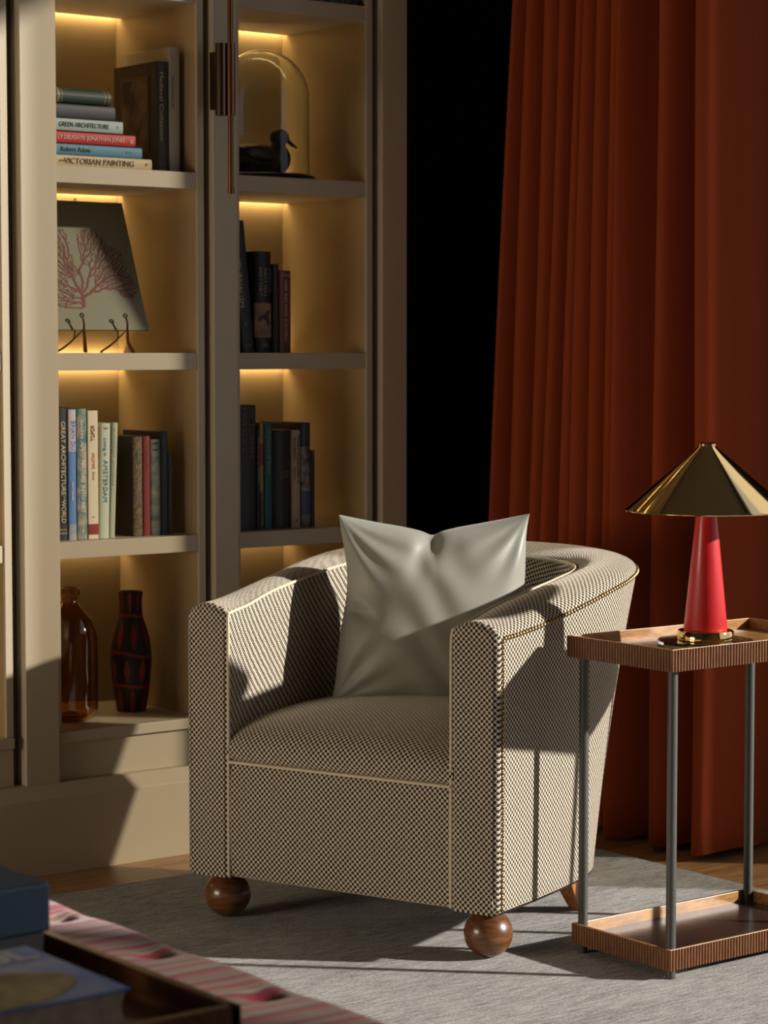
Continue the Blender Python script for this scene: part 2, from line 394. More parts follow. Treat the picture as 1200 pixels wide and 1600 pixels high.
# ------------------------------------------------------------------ books
SPY = 4.645
def book(label, x0, x1, z0, h, cover, dep=.17, lean=0., lay=False, group=None, titles=(), spine=None, gloss=.10, Y=SPY, name='book', board=None, rnd=.35):
    """standing: x0..x1 spine, base z0. lying (lay): x1 = right end, h = length, z0..z0+(x1-x0) handled by caller"""
    wd = x1 - x0
    if lay:
        r = thing(name, label, 'book', (lay[0], Y, z0 + wd / 2), (0, -pi / 2, 0), group)
    else:
        r = thing(name, label, 'book', ((x0 + x1) / 2, Y, z0), (0, lean, 0), group)
    t = min(.0026, wd * .16); b = wd * rnd * .35; hw = wd / 2
    outer = [(-hw, dep)] + [(hw * sin(a), b * (1 - cos(a * .999))) for a in np.linspace(-pi / 2, pi / 2, 11)] + [(hw, dep)]
    inner = [(hw - t, dep)] + [((hw - t) * sin(a), t + b * (1 - cos(a))) for a in np.linspace(pi / 2, -pi / 2, 11)] + [(-hw + t, dep)]
    cv = MB().prism(outer + inner, 0, h).build('cover', cmat(cover, .55, gloss), r, bevel=.0006, seg=1)
    MB().box(-hw + t, hw - t, t + b, dep - .004, .0035, h - .0035).build('pages', M['pages'], r)
    for (s, zc, size, width, col, flip, dx) in titles:
        text(s, 'spine_title', size, cmat(col, .5), r, (dx, -.0012, zc), (pi / 2, (pi / 2 if not flip else -pi / 2), 0) if flip is not None else (pi / 2, 0, 0), width=width)
    if spine:
        for (za, zb, col) in spine:
            out = [(hw * sin(a) * 1.004, b * (1 - cos(a * .999)) - .0006) for a in np.linspace(-pi / 2, pi / 2, 11)]
            MB().prism(out + [(x, y + .0004) for x, y in out[::-1]], za, zb).build('spine_band', cmat(col, .5, .2) if not isinstance(col, str) else M[col], r)
    return r

M['marble_teal'] = mat('marbled_teal', (.02, .16, .15), .45, vary=(38, (.42, .33, .25)))
M['gilt_pattern'] = mat('gilt_pattern', (.035, .028, .02), .5, vary=(120, (.16, .10, .035)))
M['seascape'] = mat('seascape_print', (.32, .28, .18), .5, vary=(24, (.06, .10, .10), (1, 1, 1.5)))
M['blue_cloud'] = mat('blue_cloud_print', (.12, .20, .34), .5, vary=(30, (.45, .42, .36)))
M['bw_print'] = mat('black_white_print', (.35, .32, .27), .5, vary=(40, (.03, .03, .04)))
M['tan_print'] = mat('tan_print', (.34, .21, .13), .6, vary=(30, (.20, .11, .07)))
Z3, Z2, Z1, ZT = .724, 1.145, 1.558, 1.978
G1 = 'tall books on the third shelf down'
bk = book
bk('tall black book with cream lettering, leftmost in its row above the amber bottle', 2.656, 2.6795, Z3, .299, (.012, .012, .012), titles=[
    ('GREAT ARCHITECTURE', .185, .0155, .165, (.62, .52, .36), False, 0), ('WORLD', .065, .0155, .050, (.62, .52, .36), False, 0),
    ('OF THE', .096, .006, .010, (.62, .52, .36), False, .002), ('MICHAEL', .024, .006, .018, (.5, .42, .3), None, 0), ('RAEBURN', .016, .006, .018, (.5, .42, .3), None, 0)], group=G1)
bk('blue and lilac book between the black architecture book and a teal marbled one', 2.6825, 2.7025, Z3, .295, (.10, .21, .46), titles=[
    ('BRIAN DU', .236, .014, .065, (.08, .22, .62), False, .002), ('Laura Jacobs', .110, .008, .042, (.75, .72, .66), False, 0)],
    spine=[(.20, .294, (.50, .44, .48)), (.0, .035, 'blue_cloud')], group=G1)
bk('teal marbled book lettered NATURE INTO ART', 2.7045, 2.7305, Z3, .296, (.02, .15, .14), titles=[
    ('Secret Art', .235, .012, .07, (.75, .70, .60), False, -.001), ('NATURE INTO ART', .120, .0135, .118, (.78, .74, .64), False, .001), ('P', .018, .010, None, (.78, .74, .64), None, 0)],
    spine=[(.001, .295, 'marble_teal')], group=G1)
bk('cream book with red upside-down TOPOR title on the spine', 2.733, 2.7595, Z3, .291, (.66, .58, .41), gloss=0, rnd=.1, titles=[
    ('TOPOR', .240, .014, .036, (.22, .03, .02), True, 0), ('bouillon', .178, .012, .036, (.60, .17, .03), True, 0), ('strang', .143, .008, .018, (.60, .2, .06), True, 0),
    ('l', .05, .012, None, (.25, .03, .02), True, 0)], spine=[(.010, .034, (.22, .02, .015))], group=G1)
bk('pale green book with blue AMSTERDAM title', 2.762, 2.7875, Z3, .262, (.50, .53, .40), lean=.022, titles=[
    ('Living in', .208, .010, .040, (.08, .22, .28), False, -.001), ('AMSTERDAM', .130, .0150, .095, (.08, .27, .36), False, .0005), ('TH', .250, .006, .010, (.1, .1, .08), None, 0)], group=G1)
bk('thin sage green book leaning right, end of the tall row', 2.7885, 2.802, Z3, .263, (.40, .42, .30), lean=.040, titles=[
    ('A HIDDEN UNIVERSE', .185, .009, .130, (.62, .60, .46), False, 0)], group=G1)
G2 = 'shorter old books on the third shelf down'
bk('dark brown book with gilt ornaments down its spine', 2.852, 2.8775, Z3, .230, (.022, .013, .010), titles=[
    ('*', .20, .034, None, (.30, .17, .05), None, 0), ('*', .155, .034, None, (.30, .17, .05), None, 0), ('*', .10, .034, None, (.30, .17, .05), None, 0),
    ('*', .05, .034, None, (.30, .17, .05), None, 0), ('SILVER', .178, .010, .03, (.10, .12, .05), False, 0)], spine=[(.002, .228, 'gilt_pattern')], group=G2)
bk('crimson book beside the gilt ornamented one', 2.8795, 2.8985, Z3, .230, (.20, .015, .014), titles=[
    ('TWENTIETH', .18, .009, .06, (.32, .08, .03), False, 0), ('&', .225, .012, None, (.35, .16, .05), None, 0)], group=G2)
bk('book with a faded seascape spine beside the crimson book', 2.900, 2.926, Z3, .222, (.22, .18, .11), titles=[
    ('THE', .212, .007, .014, (.03, .03, .03), None, 0), ('COAST', .198, .006, .016, (.03, .03, .03), None, 0)], spine=[(.001, .221, 'seascape')], group=G2)
bk('dark blue book with an orange top, tallest of the older books', 2.928, 2.9455, Z3, .240, (.025, .035, .048), group=G2, titles=[('|', .12, .02, None, (.06, .06, .05), None, 0)])
bk('small dark olive book at the right end of its row', 2.9475, 2.959, Z3, .190, (.030, .030, .020), group=G2, titles=[('* *', .14, .02, None, (.15, .1, .04), False, 0)])
G3 = 'books on the third shelf of the right bay'
bk('black book lettered VICTORIAN PAINTING on its upper spine', 3.140, 3.1935, Z3, .297, (.008, .008, .009), rnd=.1, titles=[
    ('VICTORIAN', .232, .019, .118, (.10, .10, .075), False, .012), ('PAINTING', .232, .019, .118, (.17, .07, .03), False, -.008), ('_______', .172, .008, .03, (.1, .09, .06), None, 0)], group=G3)
bk('thin navy book with tiny gold lettering', 3.196, 3.2035, Z3, .238, (.012, .016, .03), titles=[('ART IN THE * OF DREAMS *', .165, .005, .11, (.62, .48, .22), False, 0)], group=G3)
bk('thin yellow and red book next to the teal one', 3.2045, 3.2145, Z3, .254, (.36, .22, .06), titles=[('COLLECTOR', .05, .008, .08, (.5, .32, .1), False, 0)],
   spine=[(.155, .205, (.28, .02, .02)), (.0, .09, (.03, .028, .025))], group=G3)
bk('teal book lettered A Vision of Eden', 3.218, 3.2405, Z3, .254, (.010, .105, .125), titles=[('A Vision of Eden', .185, .0150, .105, (.30, .34, .26), False, 0)], group=G3)
bk('thick dark green-black book with small cream title in mid spine', 3.243, 3.2965, Z3, .235, (.020, .021, .016), rnd=.5, titles=[
    ('WOMEN\'S', .135, .0085, .030, (.22, .17, .09), None, .004), ('CHURCH', .124, .0085, .032, (.22, .17, .09), None, .004)], group=G3)
bk('cream book on surrealism with black lettering', 3.2975, 3.323, Z3, .235, (.50, .38, .25), gloss=.1, titles=[
    ('Phaidon encyclopedia of', .165, .0105, .115, (.03, .02, .02), False, .006), ('Surrealism', .190, .0105, .054, (.03, .02, .02), False, -.005),
    ('Passeron', .130, .008, .030, (.1, .06, .04), False, -.005), ('o', .018, .014, None, (.03, .02, .02), None, 0)], group=G3)
bk('book with a black, grey and blue cloud print on its spine', 3.325, 3.3535, Z3, .253, (.05, .05, .06), spine=[(.001, .012, 'bw_print'), (.012, .030, 'bw_print'), (.030, .088, (.055, .095, .18)), (.088, .195, 'bw_print'), (.195, .252, (.028, .026, .034))], group=G3)
bk('short dark green book at the right end, beside the cloud print book', 3.355, 3.3655, Z3, .186, (.018, .024, .016), group=G3)
bk('large dark orange-edged book standing behind the surrealism book', 3.240, 3.300, Z3, .257, (.25, .11, .03), Y=4.83, dep=.09, group=G3)
G4 = 'books on the second shelf of the right bay'
bk('tall black book lettered JOURNALISM leaning left against the stile', 3.158, 3.190, Z2, .312, (.006, .006, .007), lean=-.095, rnd=.1, titles=[
    ('JOURNALISM', .165, .0170, .115, (.55, .46, .28), False, -.010), ('HOMER', .018, .006, .022, (.45, .36, .18), None, -.004), ('c', .07, .014, None, (.5, .4, .2), None, -.004)], group=G4)
bb = bk('black book lettered BRITISH HISTORY with a horse picture on its spine', 3.194, 3.2425, Z2, .240, (.006, .007, .008), dep=.175, rnd=.5, titles=[
    ('BRITISH', .168, .0125, .065, (.30, .23, .11), False, .002), ('HISTORY', .168, .0140, .068, (.33, .25, .12), False, -.012),
    ('THE PENGUIN BOOK', .172, .007, .065, (.10, .09, .06), False, .013), ('COMPANION TO', .172, .007, .055, (.10, .09, .06), False, .0175),
    ('(&)', .018, .014, None, (.30, .26, .18), None, 0)], spine=[(.037, .118, 'tan_print')], group=G4)
# galloping horse on that spine
hp = [(-.016, .0), (-.010, .008), (.0, .010), (.006, .018), (.013, .021), (.014, .016), (.010, .010), (.012, .002), (.019, -.012), (.017, -.013), (.008, -.002), (.012, -.016), (.010, -.017), (.003, -.002), (-.006, .0), (-.012, -.006), (-.018, -.004)]
link_mesh('horse_print', [(x, -.0022, .08 + z) for x, z in hp] + [(x, -.0010, .08 + z) for x, z in hp],
          [tuple(range(len(hp)))[::-1]] + [(i, (i + 1) % len(hp), len(hp) + (i + 1) % len(hp), len(hp) + i) for i in range(len(hp))], cmat((.05, .035, .03), .6), bb)
bk('dark olive book between the history and the record covers books', 3.2445, 3.2605, Z2, .211, (.018, .020, .014), titles=[('Environmental Law', .09, .008, .12, (.06, .055, .035), False, 0)], group=G4)
bk('red and tan book lettered 1000 RECORD COVERS', 3.263, 3.295, Z2, .196, (.20, .028, .018), rnd=.1, titles=[
    ('1000 RECORD COVERS', .102, .0105, .142, (.62, .46, .30), False, .001), ('DCKS', .184, .007, .024, (.62, .46, .30), None, 0)],
    spine=[(.001, .195, (.16, .022, .016))], group=G4)
for dx, wx in ((-.0125, .003), (.0105, .0025)):
    pass
# stack lying on the top visible shelf, largest at the bottom
G5 = 'books lying in a stack on the upper left shelf'
def flat(label, xr, za, zb, length, col, titles=(), **k):
    zc = [(s, xr - tx, sz, wdt, c, False, dz) for (s, tx, sz, wdt, c, dz) in titles]
    return book(label, 0, zb - za, za, length, col, lay=(xr,), titles=zc, group=G5, Y=4.632, **k)
def flen(xr): return xr - 2.636
flat('beige book lettered VICTORIAN PAINTING, lowest of the lying stack', 2.900, 1.558, 1.5845, flen(2.900), (.46, .35, .20),
     titles=[('VICTORIAN PAINTING', 2.762, .0185, .180, (.16, .10, .05), 0), ('P', 2.885, .010, None, (.1, .06, .03), 0), ('JEREMY', 2.668, .006, .02, (.2, .13, .07), 0)])
flat('blue book lettered Robert Adam, second from the bottom of the stack', 2.874, 1.585, 1.609, flen(2.874), (.06, .19, .29),
     titles=[('Robert Adam', 2.70, .0150, .075, (.02, .025, .03), 0), ('Yale', 2.84, .007, .02, (.12, .25, .33), 0)])
flat('red book lettered DELIGHTS, third from the bottom of the stack', 2.857, 1.6105, 1.636, flen(2.857), (.40, .012, .010),
     titles=[('LY DELIGHTS  JONATHAN JONES', 2.740, .0120, .172, (.68, .50, .40), 0), ('o', 2.845, .018, None, (.7, .55, .45), 0)])
flat('pale blue book lettered GREEN ARCHITECTURE in the stack', 2.824, 1.638, 1.665, flen(2.824), (.30, .38, .36),
     titles=[('GREEN ARCHITECTURE', 2.722, .0145, .128, (.015, .015, .015), 0), ('T', 2.81, .010, None, (.5, .45, .4), 0)])
flat('dark slate book, second from the top of the stack', 2.804, 1.666, 1.697, flen(2.804), (.035, .035, .040))
flat('dark green book with gold bands, topmost of the stack', 2.795, 1.698, 1.733, flen(2.795), (.018, .042, .028), rnd=1.2,
     spine=[(.006, .008, (.25, .17, .06)), (.016, .018, (.25, .17, .06)), (.127, .129, (.25, .17, .06)), (.133, .140, (.22, .16, .07))])
G6 = 'upright books beside the lying stack'
mc = bk('large dark book lettered Medieval Civilization with a figure painting on its cover', 2.920, 2.953, Z1, .252, (.040, .026, .016), dep=.185, group=G6, titles=[
    ('Medieval Civilization', .150, .0140, .155, (.50, .36, .16), False, -.003), ('Harper', .02, .006, .018, (.25, .17, .08), None, 0)])
MB().box(-.0185, -.0160, .030, .150, .045, .222).build('cover_frame', cmat((.10, .065, .03), .6), mc)
MB().box(-.0190, -.0162, .036, .144, .052, .215).build('cover_painting', mat('figure_painting', (.14, .095, .06), .6, vary=(22, (.025, .018, .013))), mc)
bk('tall white and striped book behind the dark civilization book', 2.956, 2.984, Z1, .287, (.42, .37, .28), dep=.20, group=G6, gloss=.1, rnd=.1, titles=[
    ('Victorian Painting Guide', .185, .007, .075, (.12, .10, .08), False, -.006)])
# books along the very top of the frame
G7 = 'books on the shelf cut by the top of the picture'
x = 3.335
for (wd, c, l) in ((.022, (.02, .02, .018), 'black book at the left of the cropped top row'), (.018, (.30, .18, .09), 'tan book between two black ones in the cropped top row'),
                   (.014, (.015, .015, .015), 'thin black book in the cropped top row'), (.032, (.06, .14, .16), 'teal book in the cropped top row'),
                   (.014, (.20, .09, .04), 'thin brown book in the cropped top row'), (.022, (.03, .06, .035), 'dark green book in the cropped top row'), (.024, (.02, .02, .02), 'black book at the right end of the cropped top row')):
    bk(l, x, x + wd - .001, ZT, .24, c, Y=4.612, group=G7); x += wd

# ------------------------------------------------------------------ coral picture on its stand
pic_n = Vector((0, -(1.494 - 1.197), -.115)).normalized()
pic = thing('coral_picture', 'green-grey panel with a dark red coral print leaning on the bronze stand', 'picture', (2.785, 4.665, 1.197), (-math.atan2(.115, .297), 0, 0))
PH = sqrt(.297 ** 2 + .115 ** 2)
MB().box(-.128, .124, 0, .006, 0, PH).build('panel', M['plate'], pic, bevel=.001)
cb = MB()
rng = np.random.RandomState(5)
blobs = [(-.078, .205, .050, .050), (-.100, .135, .040, .045), (.018, .200, .042, .052), (.062, .165, .040, .045), (.088, .110, .030, .034),
         (-.085, .085, .030, .035), (.035, .120, .030, .022), (-.045, .150, .018, .02)]
att = []
while len(att) < 4200:
    k = rng.randint(len(blobs)); a_ = rng.rand() * 2 * pi; q_ = sqrt(rng.rand())
    p = (blobs[k][0] + q_ * blobs[k][2] * cos(a_), blobs[k][1] + q_ * blobs[k][3] * sin(a_))
    if -.126 < p[0] < .120 and (p[0] + .030) ** 2 / .0010 + (p[1] - .20) ** 2 / .02 > .13: att.append(p)
att = np.array(att)
node = [(-.036, .056), (-.035, .060), (-.036, .064), (-.033, .069), (-.034, .074), (-.031, .079), (-.034, .084)]; par = [-1, 0, 1, 2, 3, 4, 5]
step = .0023
dm = np.full(len(att), 9.); near = np.zeros(len(att), int); seen = 0
for it_ in range(220):
    for k in range(seen, len(node)):
        d_ = np.hypot(att[:, 0] - node[k][0], att[:, 1] - node[k][1]); c_ = d_ < dm
        dm[c_] = d_[c_]; near[c_] = k
    seen = len(node)
    keep = dm > .0028
    att, dm, near = att[keep], dm[keep], near[keep]
    if len(att) == 0: break
    nd = np.array(node); added = 0
    for k in np.unique(near):
        sel = att[(near == k) & (dm < .08)]
        if not len(sel): continue
        v_ = sel - nd[k]; v_ = (v_ / np.linalg.norm(v_, axis=1)[:, None]).mean(0)
        v_ += rng.randn(2) * .45; L_ = np.linalg.norm(v_)
        if L_ < 1e-6: continue
        q_ = nd[k] + v_ / L_ * step
        if ((nd - q_) ** 2).sum(1).min() < (step * .40) ** 2: continue
        node.append(tuple(q_)); par.append(int(k)); added += 1
    if not added: break
leaf = [0.] * len(node)
for k in range(len(node) - 1, 0, -1):
    if leaf[k] == 0: leaf[k] = 1.
    leaf[par[k]] += leaf[k]
wd_ = [max(.00080, .00066 * max(1, l) ** .30) for l in leaf]
for k in range(1, len(node)):
    p = Vector(node[par[k]]); q_ = Vector(node[k]); d = q_ - p
    if d.length < 1e-6 or not (-.127 < q_.x < .122): continue
    n_ = Vector((-d.y, d.x)).normalized(); a_ = min(wd_[par[k]], wd_[k] * 1.5); b_ = wd_[k]; e_ = d.normalized() * b_ * .5
    y_ = -.0005 - .0004 * rng.rand()
    cb.add([(c.x, y_, c.y) for c in (p + n_ * a_, p - n_ * a_, q_ + e_ - n_ * b_, q_ + e_ + n_ * b_)], [(0, 1, 2, 3)])
cb.build('coral_print', M['coral'], pic)
for x in (-.062, .0):
    MB().tube([(x, .010, PH + .001), (x, .003, PH + .008), (x, -.003, PH + .002), (x, -.003, PH - .006)], .0011, 8).build('top_clip', M['bronze_dark'], pic, smooth=True)
st = thing('display_easel', 'curved bronze wire display stand with two hooked feet under the coral picture', 'stand', (2.785, 4.66, Z2))
for x, xl, xr in ((-.062, -.110, -.050), (.052, .004, .076)):
    def cur(P, n=18): return [tuple(p) for p in resample(P, n)]
    # hook in front, then two swept legs
    MB().tube(cur([(x, -.010, .083), (x + .003, -.013, .070), (x + .004, -.012, .05), (x + .008, -.008, .025), (xr, -.004, .002)]),
              [.0022 + .0042 * (i / 17) for i in range(18)], 8, flat=.6).build('front_leg', M['bronze'], st, smooth=True)
    MB().tube(cur([(x + .003, -.010, .052), (x - .010, .0, .036), (x - .026, .014, .017), (xl, .02, .002)]),
              [.0020 + .0024 * (i / 17) for i in range(18)], 8, flat=.6).build('side_leg', M['bronze_dark'], st, smooth=True)
    MB().tube(cur([(x - .006, .012, .052), (x - .006, .020, .030), (x + .002, .10, .004)]), .0018, 8).build('rear_leg', M['bronze_dark'], st, smooth=True)
    ring = [(x + .0042 * cos(a), -.010, .085 + .0042 * sin(a)) for a in np.linspace(0, 2 * pi, 15)]
    MB().tube(ring, .0019, 8).build('hook_ring', M['bronze_dark'], st, smooth=True)

# ------------------------------------------------------------------ glass dome with decoy duck
DX, DY = 3.282, 4.745
dome = thing('glass_dome', 'clear glass dome on a round black base covering the duck', 'dome', (DX, DY, Z1))
MB().lathe([(0, 0), (.128, 0), (.130, .004), (.128, .010), (.121, .014), (0, .014)], 64).build('base', M['black'], dome, smooth=True)
R, HT = .115, .300
prof = [(R + .001, .014)] + [(R, .014 + (HT - R) * k / 6) for k in range(1, 7)] + [(R * cos(a), .014 + HT - R + R * sin(a)) for a in np.linspace(0, pi / 2, 26)[1:]]
pin = [(max(r - .0030, 0), z if i < 7 else .014 + HT - R + (z - (.014 + HT - R)) * (R - .003) / R) for i, (r, z) in enumerate(prof)]
MB().lathe(prof + pin[::-1], 72, close=True).build('glass_cover', M['clear'], dome, smooth=True)
duck = thing('decoy_duck', 'dark carved wooden decoy duck standing under the glass dome', 'duck figurine', (DX + .006, DY, Z1 + .0145))
duck.scale = (1.04, 1.04, 1.04)
def ell(mb, c, r, n=20, rot=0):
    v = []; f = []
    for i in range(n + 1):
        ph = pi * i / n
        for k in range(n):
            th = 2 * pi * k / n
            x, y, z = r[0] * sin(ph) * cos(th), r[1] * sin(ph) * sin(th), r[2] * cos(ph)
            x, z = x * cos(rot) + z * sin(rot), -x * sin(rot) + z * cos(rot)
            v.append((c[0] + x, c[1] + y, c[2] + z))
    for i in range(n):
        for k in range(n): f.append((i * n + k, i * n + (k + 1) % n, (i + 1) * n + (k + 1) % n, (i + 1) * n + k))
    mb.add(v, f)
mb = MB()
ell(mb, (-.022, 0, .038), (.072, .036, .036)); ell(mb, (.034, 0, .040), (.036, .034, .038)); ell(mb, (-.066, 0, .052), (.034, .020, .013), rot=.25)
ell(mb, (.040, 0, .066), (.018, .017, .030)); ell(mb, (.044, 0, .090), (.026, .018, .021)); ell(mb, (-.02, 0, .012), (.055, .028, .012))
body = mb.build('body', M['decoy'], duck, smooth=True)
rm = body.modifiers.new('remesh', 'REMESH'); rm.mode = 'VOXEL'; rm.voxel_size = .0022; rm.use_smooth_shade = True
sm = body.modifiers.new('smooth', 'SMOOTH'); sm.factor = .8; sm.iterations = 8
MB().tube([(.060, 0, .088), (.070, 0, .082), (.083, 0, .073), (.094, 0, .069)], [.010, .0075, .006, .004], 14, flat=.55).build('bill', M['decoy2'], duck, smooth=True)
for s_ in (-1, 1):
    m_ = MB(); ell(m_, (.052, s_ * .0165, .094), (.0028, .002, .0028), 10); m_.build('eye', M['black'], duck, smooth=True)
    m_ = MB(); ell(m_, (-.030, s_ * .031, .046), (.046, .009, .018), 16, rot=.12); m_.build('wing', M['decoy'], duck, smooth=True)

# ------------------------------------------------------------------ bottle and vase
bo = thing('amber_glass_bottle', 'tall amber glass bottle on the lowest shelf beside the vase', 'bottle', (2.735, 4.735, .300))
op = [(0, .002), (.035, .000), (.052, .006), (.061, .022), (.0625, .05), (.0625, .17), (.0600, .200), (.049, .232), (.030, .258), (.0185, .274), (.0180, .286), (.0225, .290), (.0225, .304), (.019, .307)]
op = [tuple(p) for p in np.vstack([resample(np.array([(a, b, 0) for a, b in op[:11]]), 60)[:, :2], np.array(op[11:])])]
ip = [(max(r - .0035, 0), z + (.0045 if z < .03 else 0)) for r, z in op][::-1]
MB().lathe(op + ip, 64).build('glass_body', M['amber'], bo, smooth=True)

vs = thing('patterned_vase', 'black ceramic vase with painted red leaf shapes and bands', 'vase', (2.922, 4.775, .300))
vp = resample(np.array([(.034, 0, 0), (.036, .01, 0), (.042, .05, 0), (.0475, .10, 0), (.0485, .13, 0), (.045, .165, 0), (.036, .20, 0), (.0285, .225, 0), (.0265, .25, 0), (.0275, .272, 0), (.0295, .283, 0)]), 200)
nt_ = 168; vv = []; ff = []; fmi = []
for r, z, _ in vp:
    vv += [(r * cos(2 * pi * k / nt_), r * sin(2 * pi * k / nt_), z) for k in range(nt_)]
def vred(u, z):
    wob = .003 * sin(2 * pi * u * 2 + 1)
    for zc in (.062, .137, .228):
        if abs(z - zc - wob * (2 if zc == .137 else .6)) < .0037: return 1
    for (za, zb, off, n, wmax) in ((.0, .058, .1, 8, .21), (.070, .127, .45, 8, .19), (.147, .215, .0, 8, .21), (.234, .283, .3, 8, .20)):
        if za <= z <= zb:
            c = (u * n + off) % 1 - .5; t = (z - za) / (zb - za)
            if za == 0: t = .25 + .75 * t
            if zb == .283: t = t * .8
            return 1 if abs(c) < wmax * sin(pi * t) ** .9 else 0
    return 0
for i in range(len(vp) - 1):
    for k in range(nt_):
        ff.append((i * nt_ + k, i * nt_ + (k + 1) % nt_, (i + 1) * nt_ + (k + 1) % nt_, (i + 1) * nt_ + k))
        fmi.append(vred((k + .5) / nt_, (vp[i][1] + vp[i + 1][1]) / 2))
link_mesh('painted_body', vv, ff, [M['vase_black'], M['vase_red']], vs, True, fm=fmi)
MB().lathe([(.0295, .283), (.0275, .2835), (.0245, .272), (.0240, .25), (.026, .22), (.035, .19), (.035, .01), (0, .01)], 64).build('inside', M['vase_black'], vs, smooth=True)
MB().lathe([(0, .0), (.034, .0)], 64).build('foot', M['vase_black'], vs)

# ================================================================== ARMCHAIR
CW = .72; CX, CY = CW / 2, .37
dv = Vector((.347, -.938, 0)).normalized(); nv = Vector((.938, .347, 0)).normalized()
A0 = Vector((2.586, 4.004, 0))
base = A0 + dv * CX + nv * CY
ch = thing('tub_armchair', 'round-backed tub armchair in cream and black checked weave on ball feet', 'armchair', base, (0, 0, math.atan2(dv.y, dv.x)))
ZB = .094
# right half stations: outer bottom (x,y), outer top (x,y,z), inner top (x,y,z), inner bottom (x,y)
ST = [
    (.720, .000, .720, .000, .616, .618, .000, .628, .618, .000),
    (.721, .060, .722, .060, .619, .619, .060, .636, .618, .060),
    (.722, .150, .728, .160, .630, .622, .150, .656, .616, .140),
    (.718, .280, .738, .280, .650, .626, .280, .674, .610, .260),
    (.703, .400, .744, .400, .672, .624, .400, .688, .598, .360),
    (.665, .485, .739, .500, .687, .612, .500, .697, .570, .440),
    (.600, .545, .705, .605, .697, .570, .570, .703, .520, .490),
    (.520, .578, .637, .705, .702, .500, .600, .707, .460, .508),
    (.440, .592, .530, .776, .706, .430, .610, .709, .410, .514),
    (.360, .596, .360, .800, .708, .360, .612, .710, .360, .516)]
def mir(r): r = list(r); 
full = [list(r) for r in ST] + [[CW - r[0], r[1], CW - r[2], r[3], r[4], CW - r[5], r[6], r[7], CW - r[8], r[9]] for r in ST[-2::-1]]
full = np.array(full)
NS = 150
D = np.array([interp(full, (len(full) - 1) * k / 600) for k in range(601)])
sl = np.concatenate([[0], np.cumsum(np.linalg.norm(np.diff(D[:, [2, 3]], axis=0), axis=1))])
q = np.linspace(0, sl[-1], NS)
full = np.stack([np.interp(q, sl, D[:, k]) for k in range(10)], 1)
full[0] = ST[0]
def section(r):
    ob = Vector((r[0], r[1], ZB)); ot = Vector((r[2], r[3], r[4])); it = Vector((r[5], r[6], r[7])); ib = Vector((r[8], r[9], ZB))
    P = []
    for k in range(14):                                   # outer wall, faintly bowed
        t = k / 13 * .965
        p = ob.lerp(ot, t); P.append(p)
    side = (it - ot); side.z = 0; hn = side.normalized()
    P[0] = P[0] + hn * .006; P.insert(1, ob.lerp(ot, .012))
    wv = (it - ot)
    # rolled top: quick round at the nail line, gentle crown, tight round at the piping
    for (a, hgt) in ((.012, .004), (.04, .010), (.09, .015), (.17, .020), (.3, .024), (.45, .0255), (.6, .023), (.75, .017), (.88, .009), (.96, .003), (1.0, -.003)):
        P.append(ot + wv * a + Vector((0, 0, hgt)))
    for k in range(1, 13):
        P.append(it.lerp(ib, k / 12))
    return P
secs = [section(r) for r in full]
NP = len(secs[0])
V = [p for s_ in secs for p in s_]
Ucum = np.zeros((NS, NP)); Vcum = np.zeros((NS, NP))
for i in range(NS):
    for j in range(NP):
        if i: Ucum[i, j] = Ucum[i - 1, j] + (secs[i][j] - secs[i - 1][j]).length
        if j: Vcum[i, j] = Vcum[i, j - 1] + (secs[i][j] - secs[i][j - 1]).length
# keep the rows aligned vertically: rows of the cloth follow the height on the walls
F_ = []; UV = []
for i in range(NS - 1):
    for j in range(NP - 1):
        F_.append((i * NP + j, i * NP + j + 1, (i + 1) * NP + j + 1, (i + 1) * NP + j))
        UV.append([(Ucum[i, j], Vcum[i, j]), (Ucum[i, j + 1], Vcum[i, j + 1]), (Ucum[i + 1, j + 1], Vcum[i + 1, j + 1]), (Ucum[i + 1, j], Vcum[i + 1, j])])
off = Vector((CX, CY, 0))
def L3(p): return (p[0] - CX, p[1] - CY, p[2])
shell = link_mesh('arms_and_back', [L3(p) for p in V], [f[::-1] for f in F_], M['weave'], ch, True, [u[::-1] for u in UV])
# arm front panels (rounded edge then face)
for side in (0, 1):
    S_ = secs[0] if side == 0 else secs[-1]
    cx = (S_[0].x + S_[-1].x) / 2; cz = .38
    rings = []
    for dy, k in ((0, 0), (-.004, .0018), (-.0065, .005), (-.0075, .010)):
        ring = []
        for p in S_:
            x_ = p.x + (cx - p.x) * (k / .05)
            z_ = p.z - (k * 1.0 if p.z > .6 else 0)
            ring.append(Vector((x_, dy, z_)))
        rings.append(ring)
    V2 = [p for r_ in rings for p in r_]; F2 = []
    for a in range(3):
        for j in range(NP - 1):
            F2.append((a * NP + j, a * NP + j + 1, (a + 1) * NP + j + 1, (a + 1) * NP + j))
    F2.append(tuple(3 * NP + j for j in range(NP))[::-1])
    F2 = [f if side == 0 else f[::-1] for f in F2]
    UV2 = [[(V2[i].x, V2[i].z) for i in f] for f in F2]
    ap_ = link_mesh('arm_front_panel', [L3(p) for p in V2], F2, M['weave'], ch, True, UV2)
    ap_.data.polygons[-1].use_smooth = False
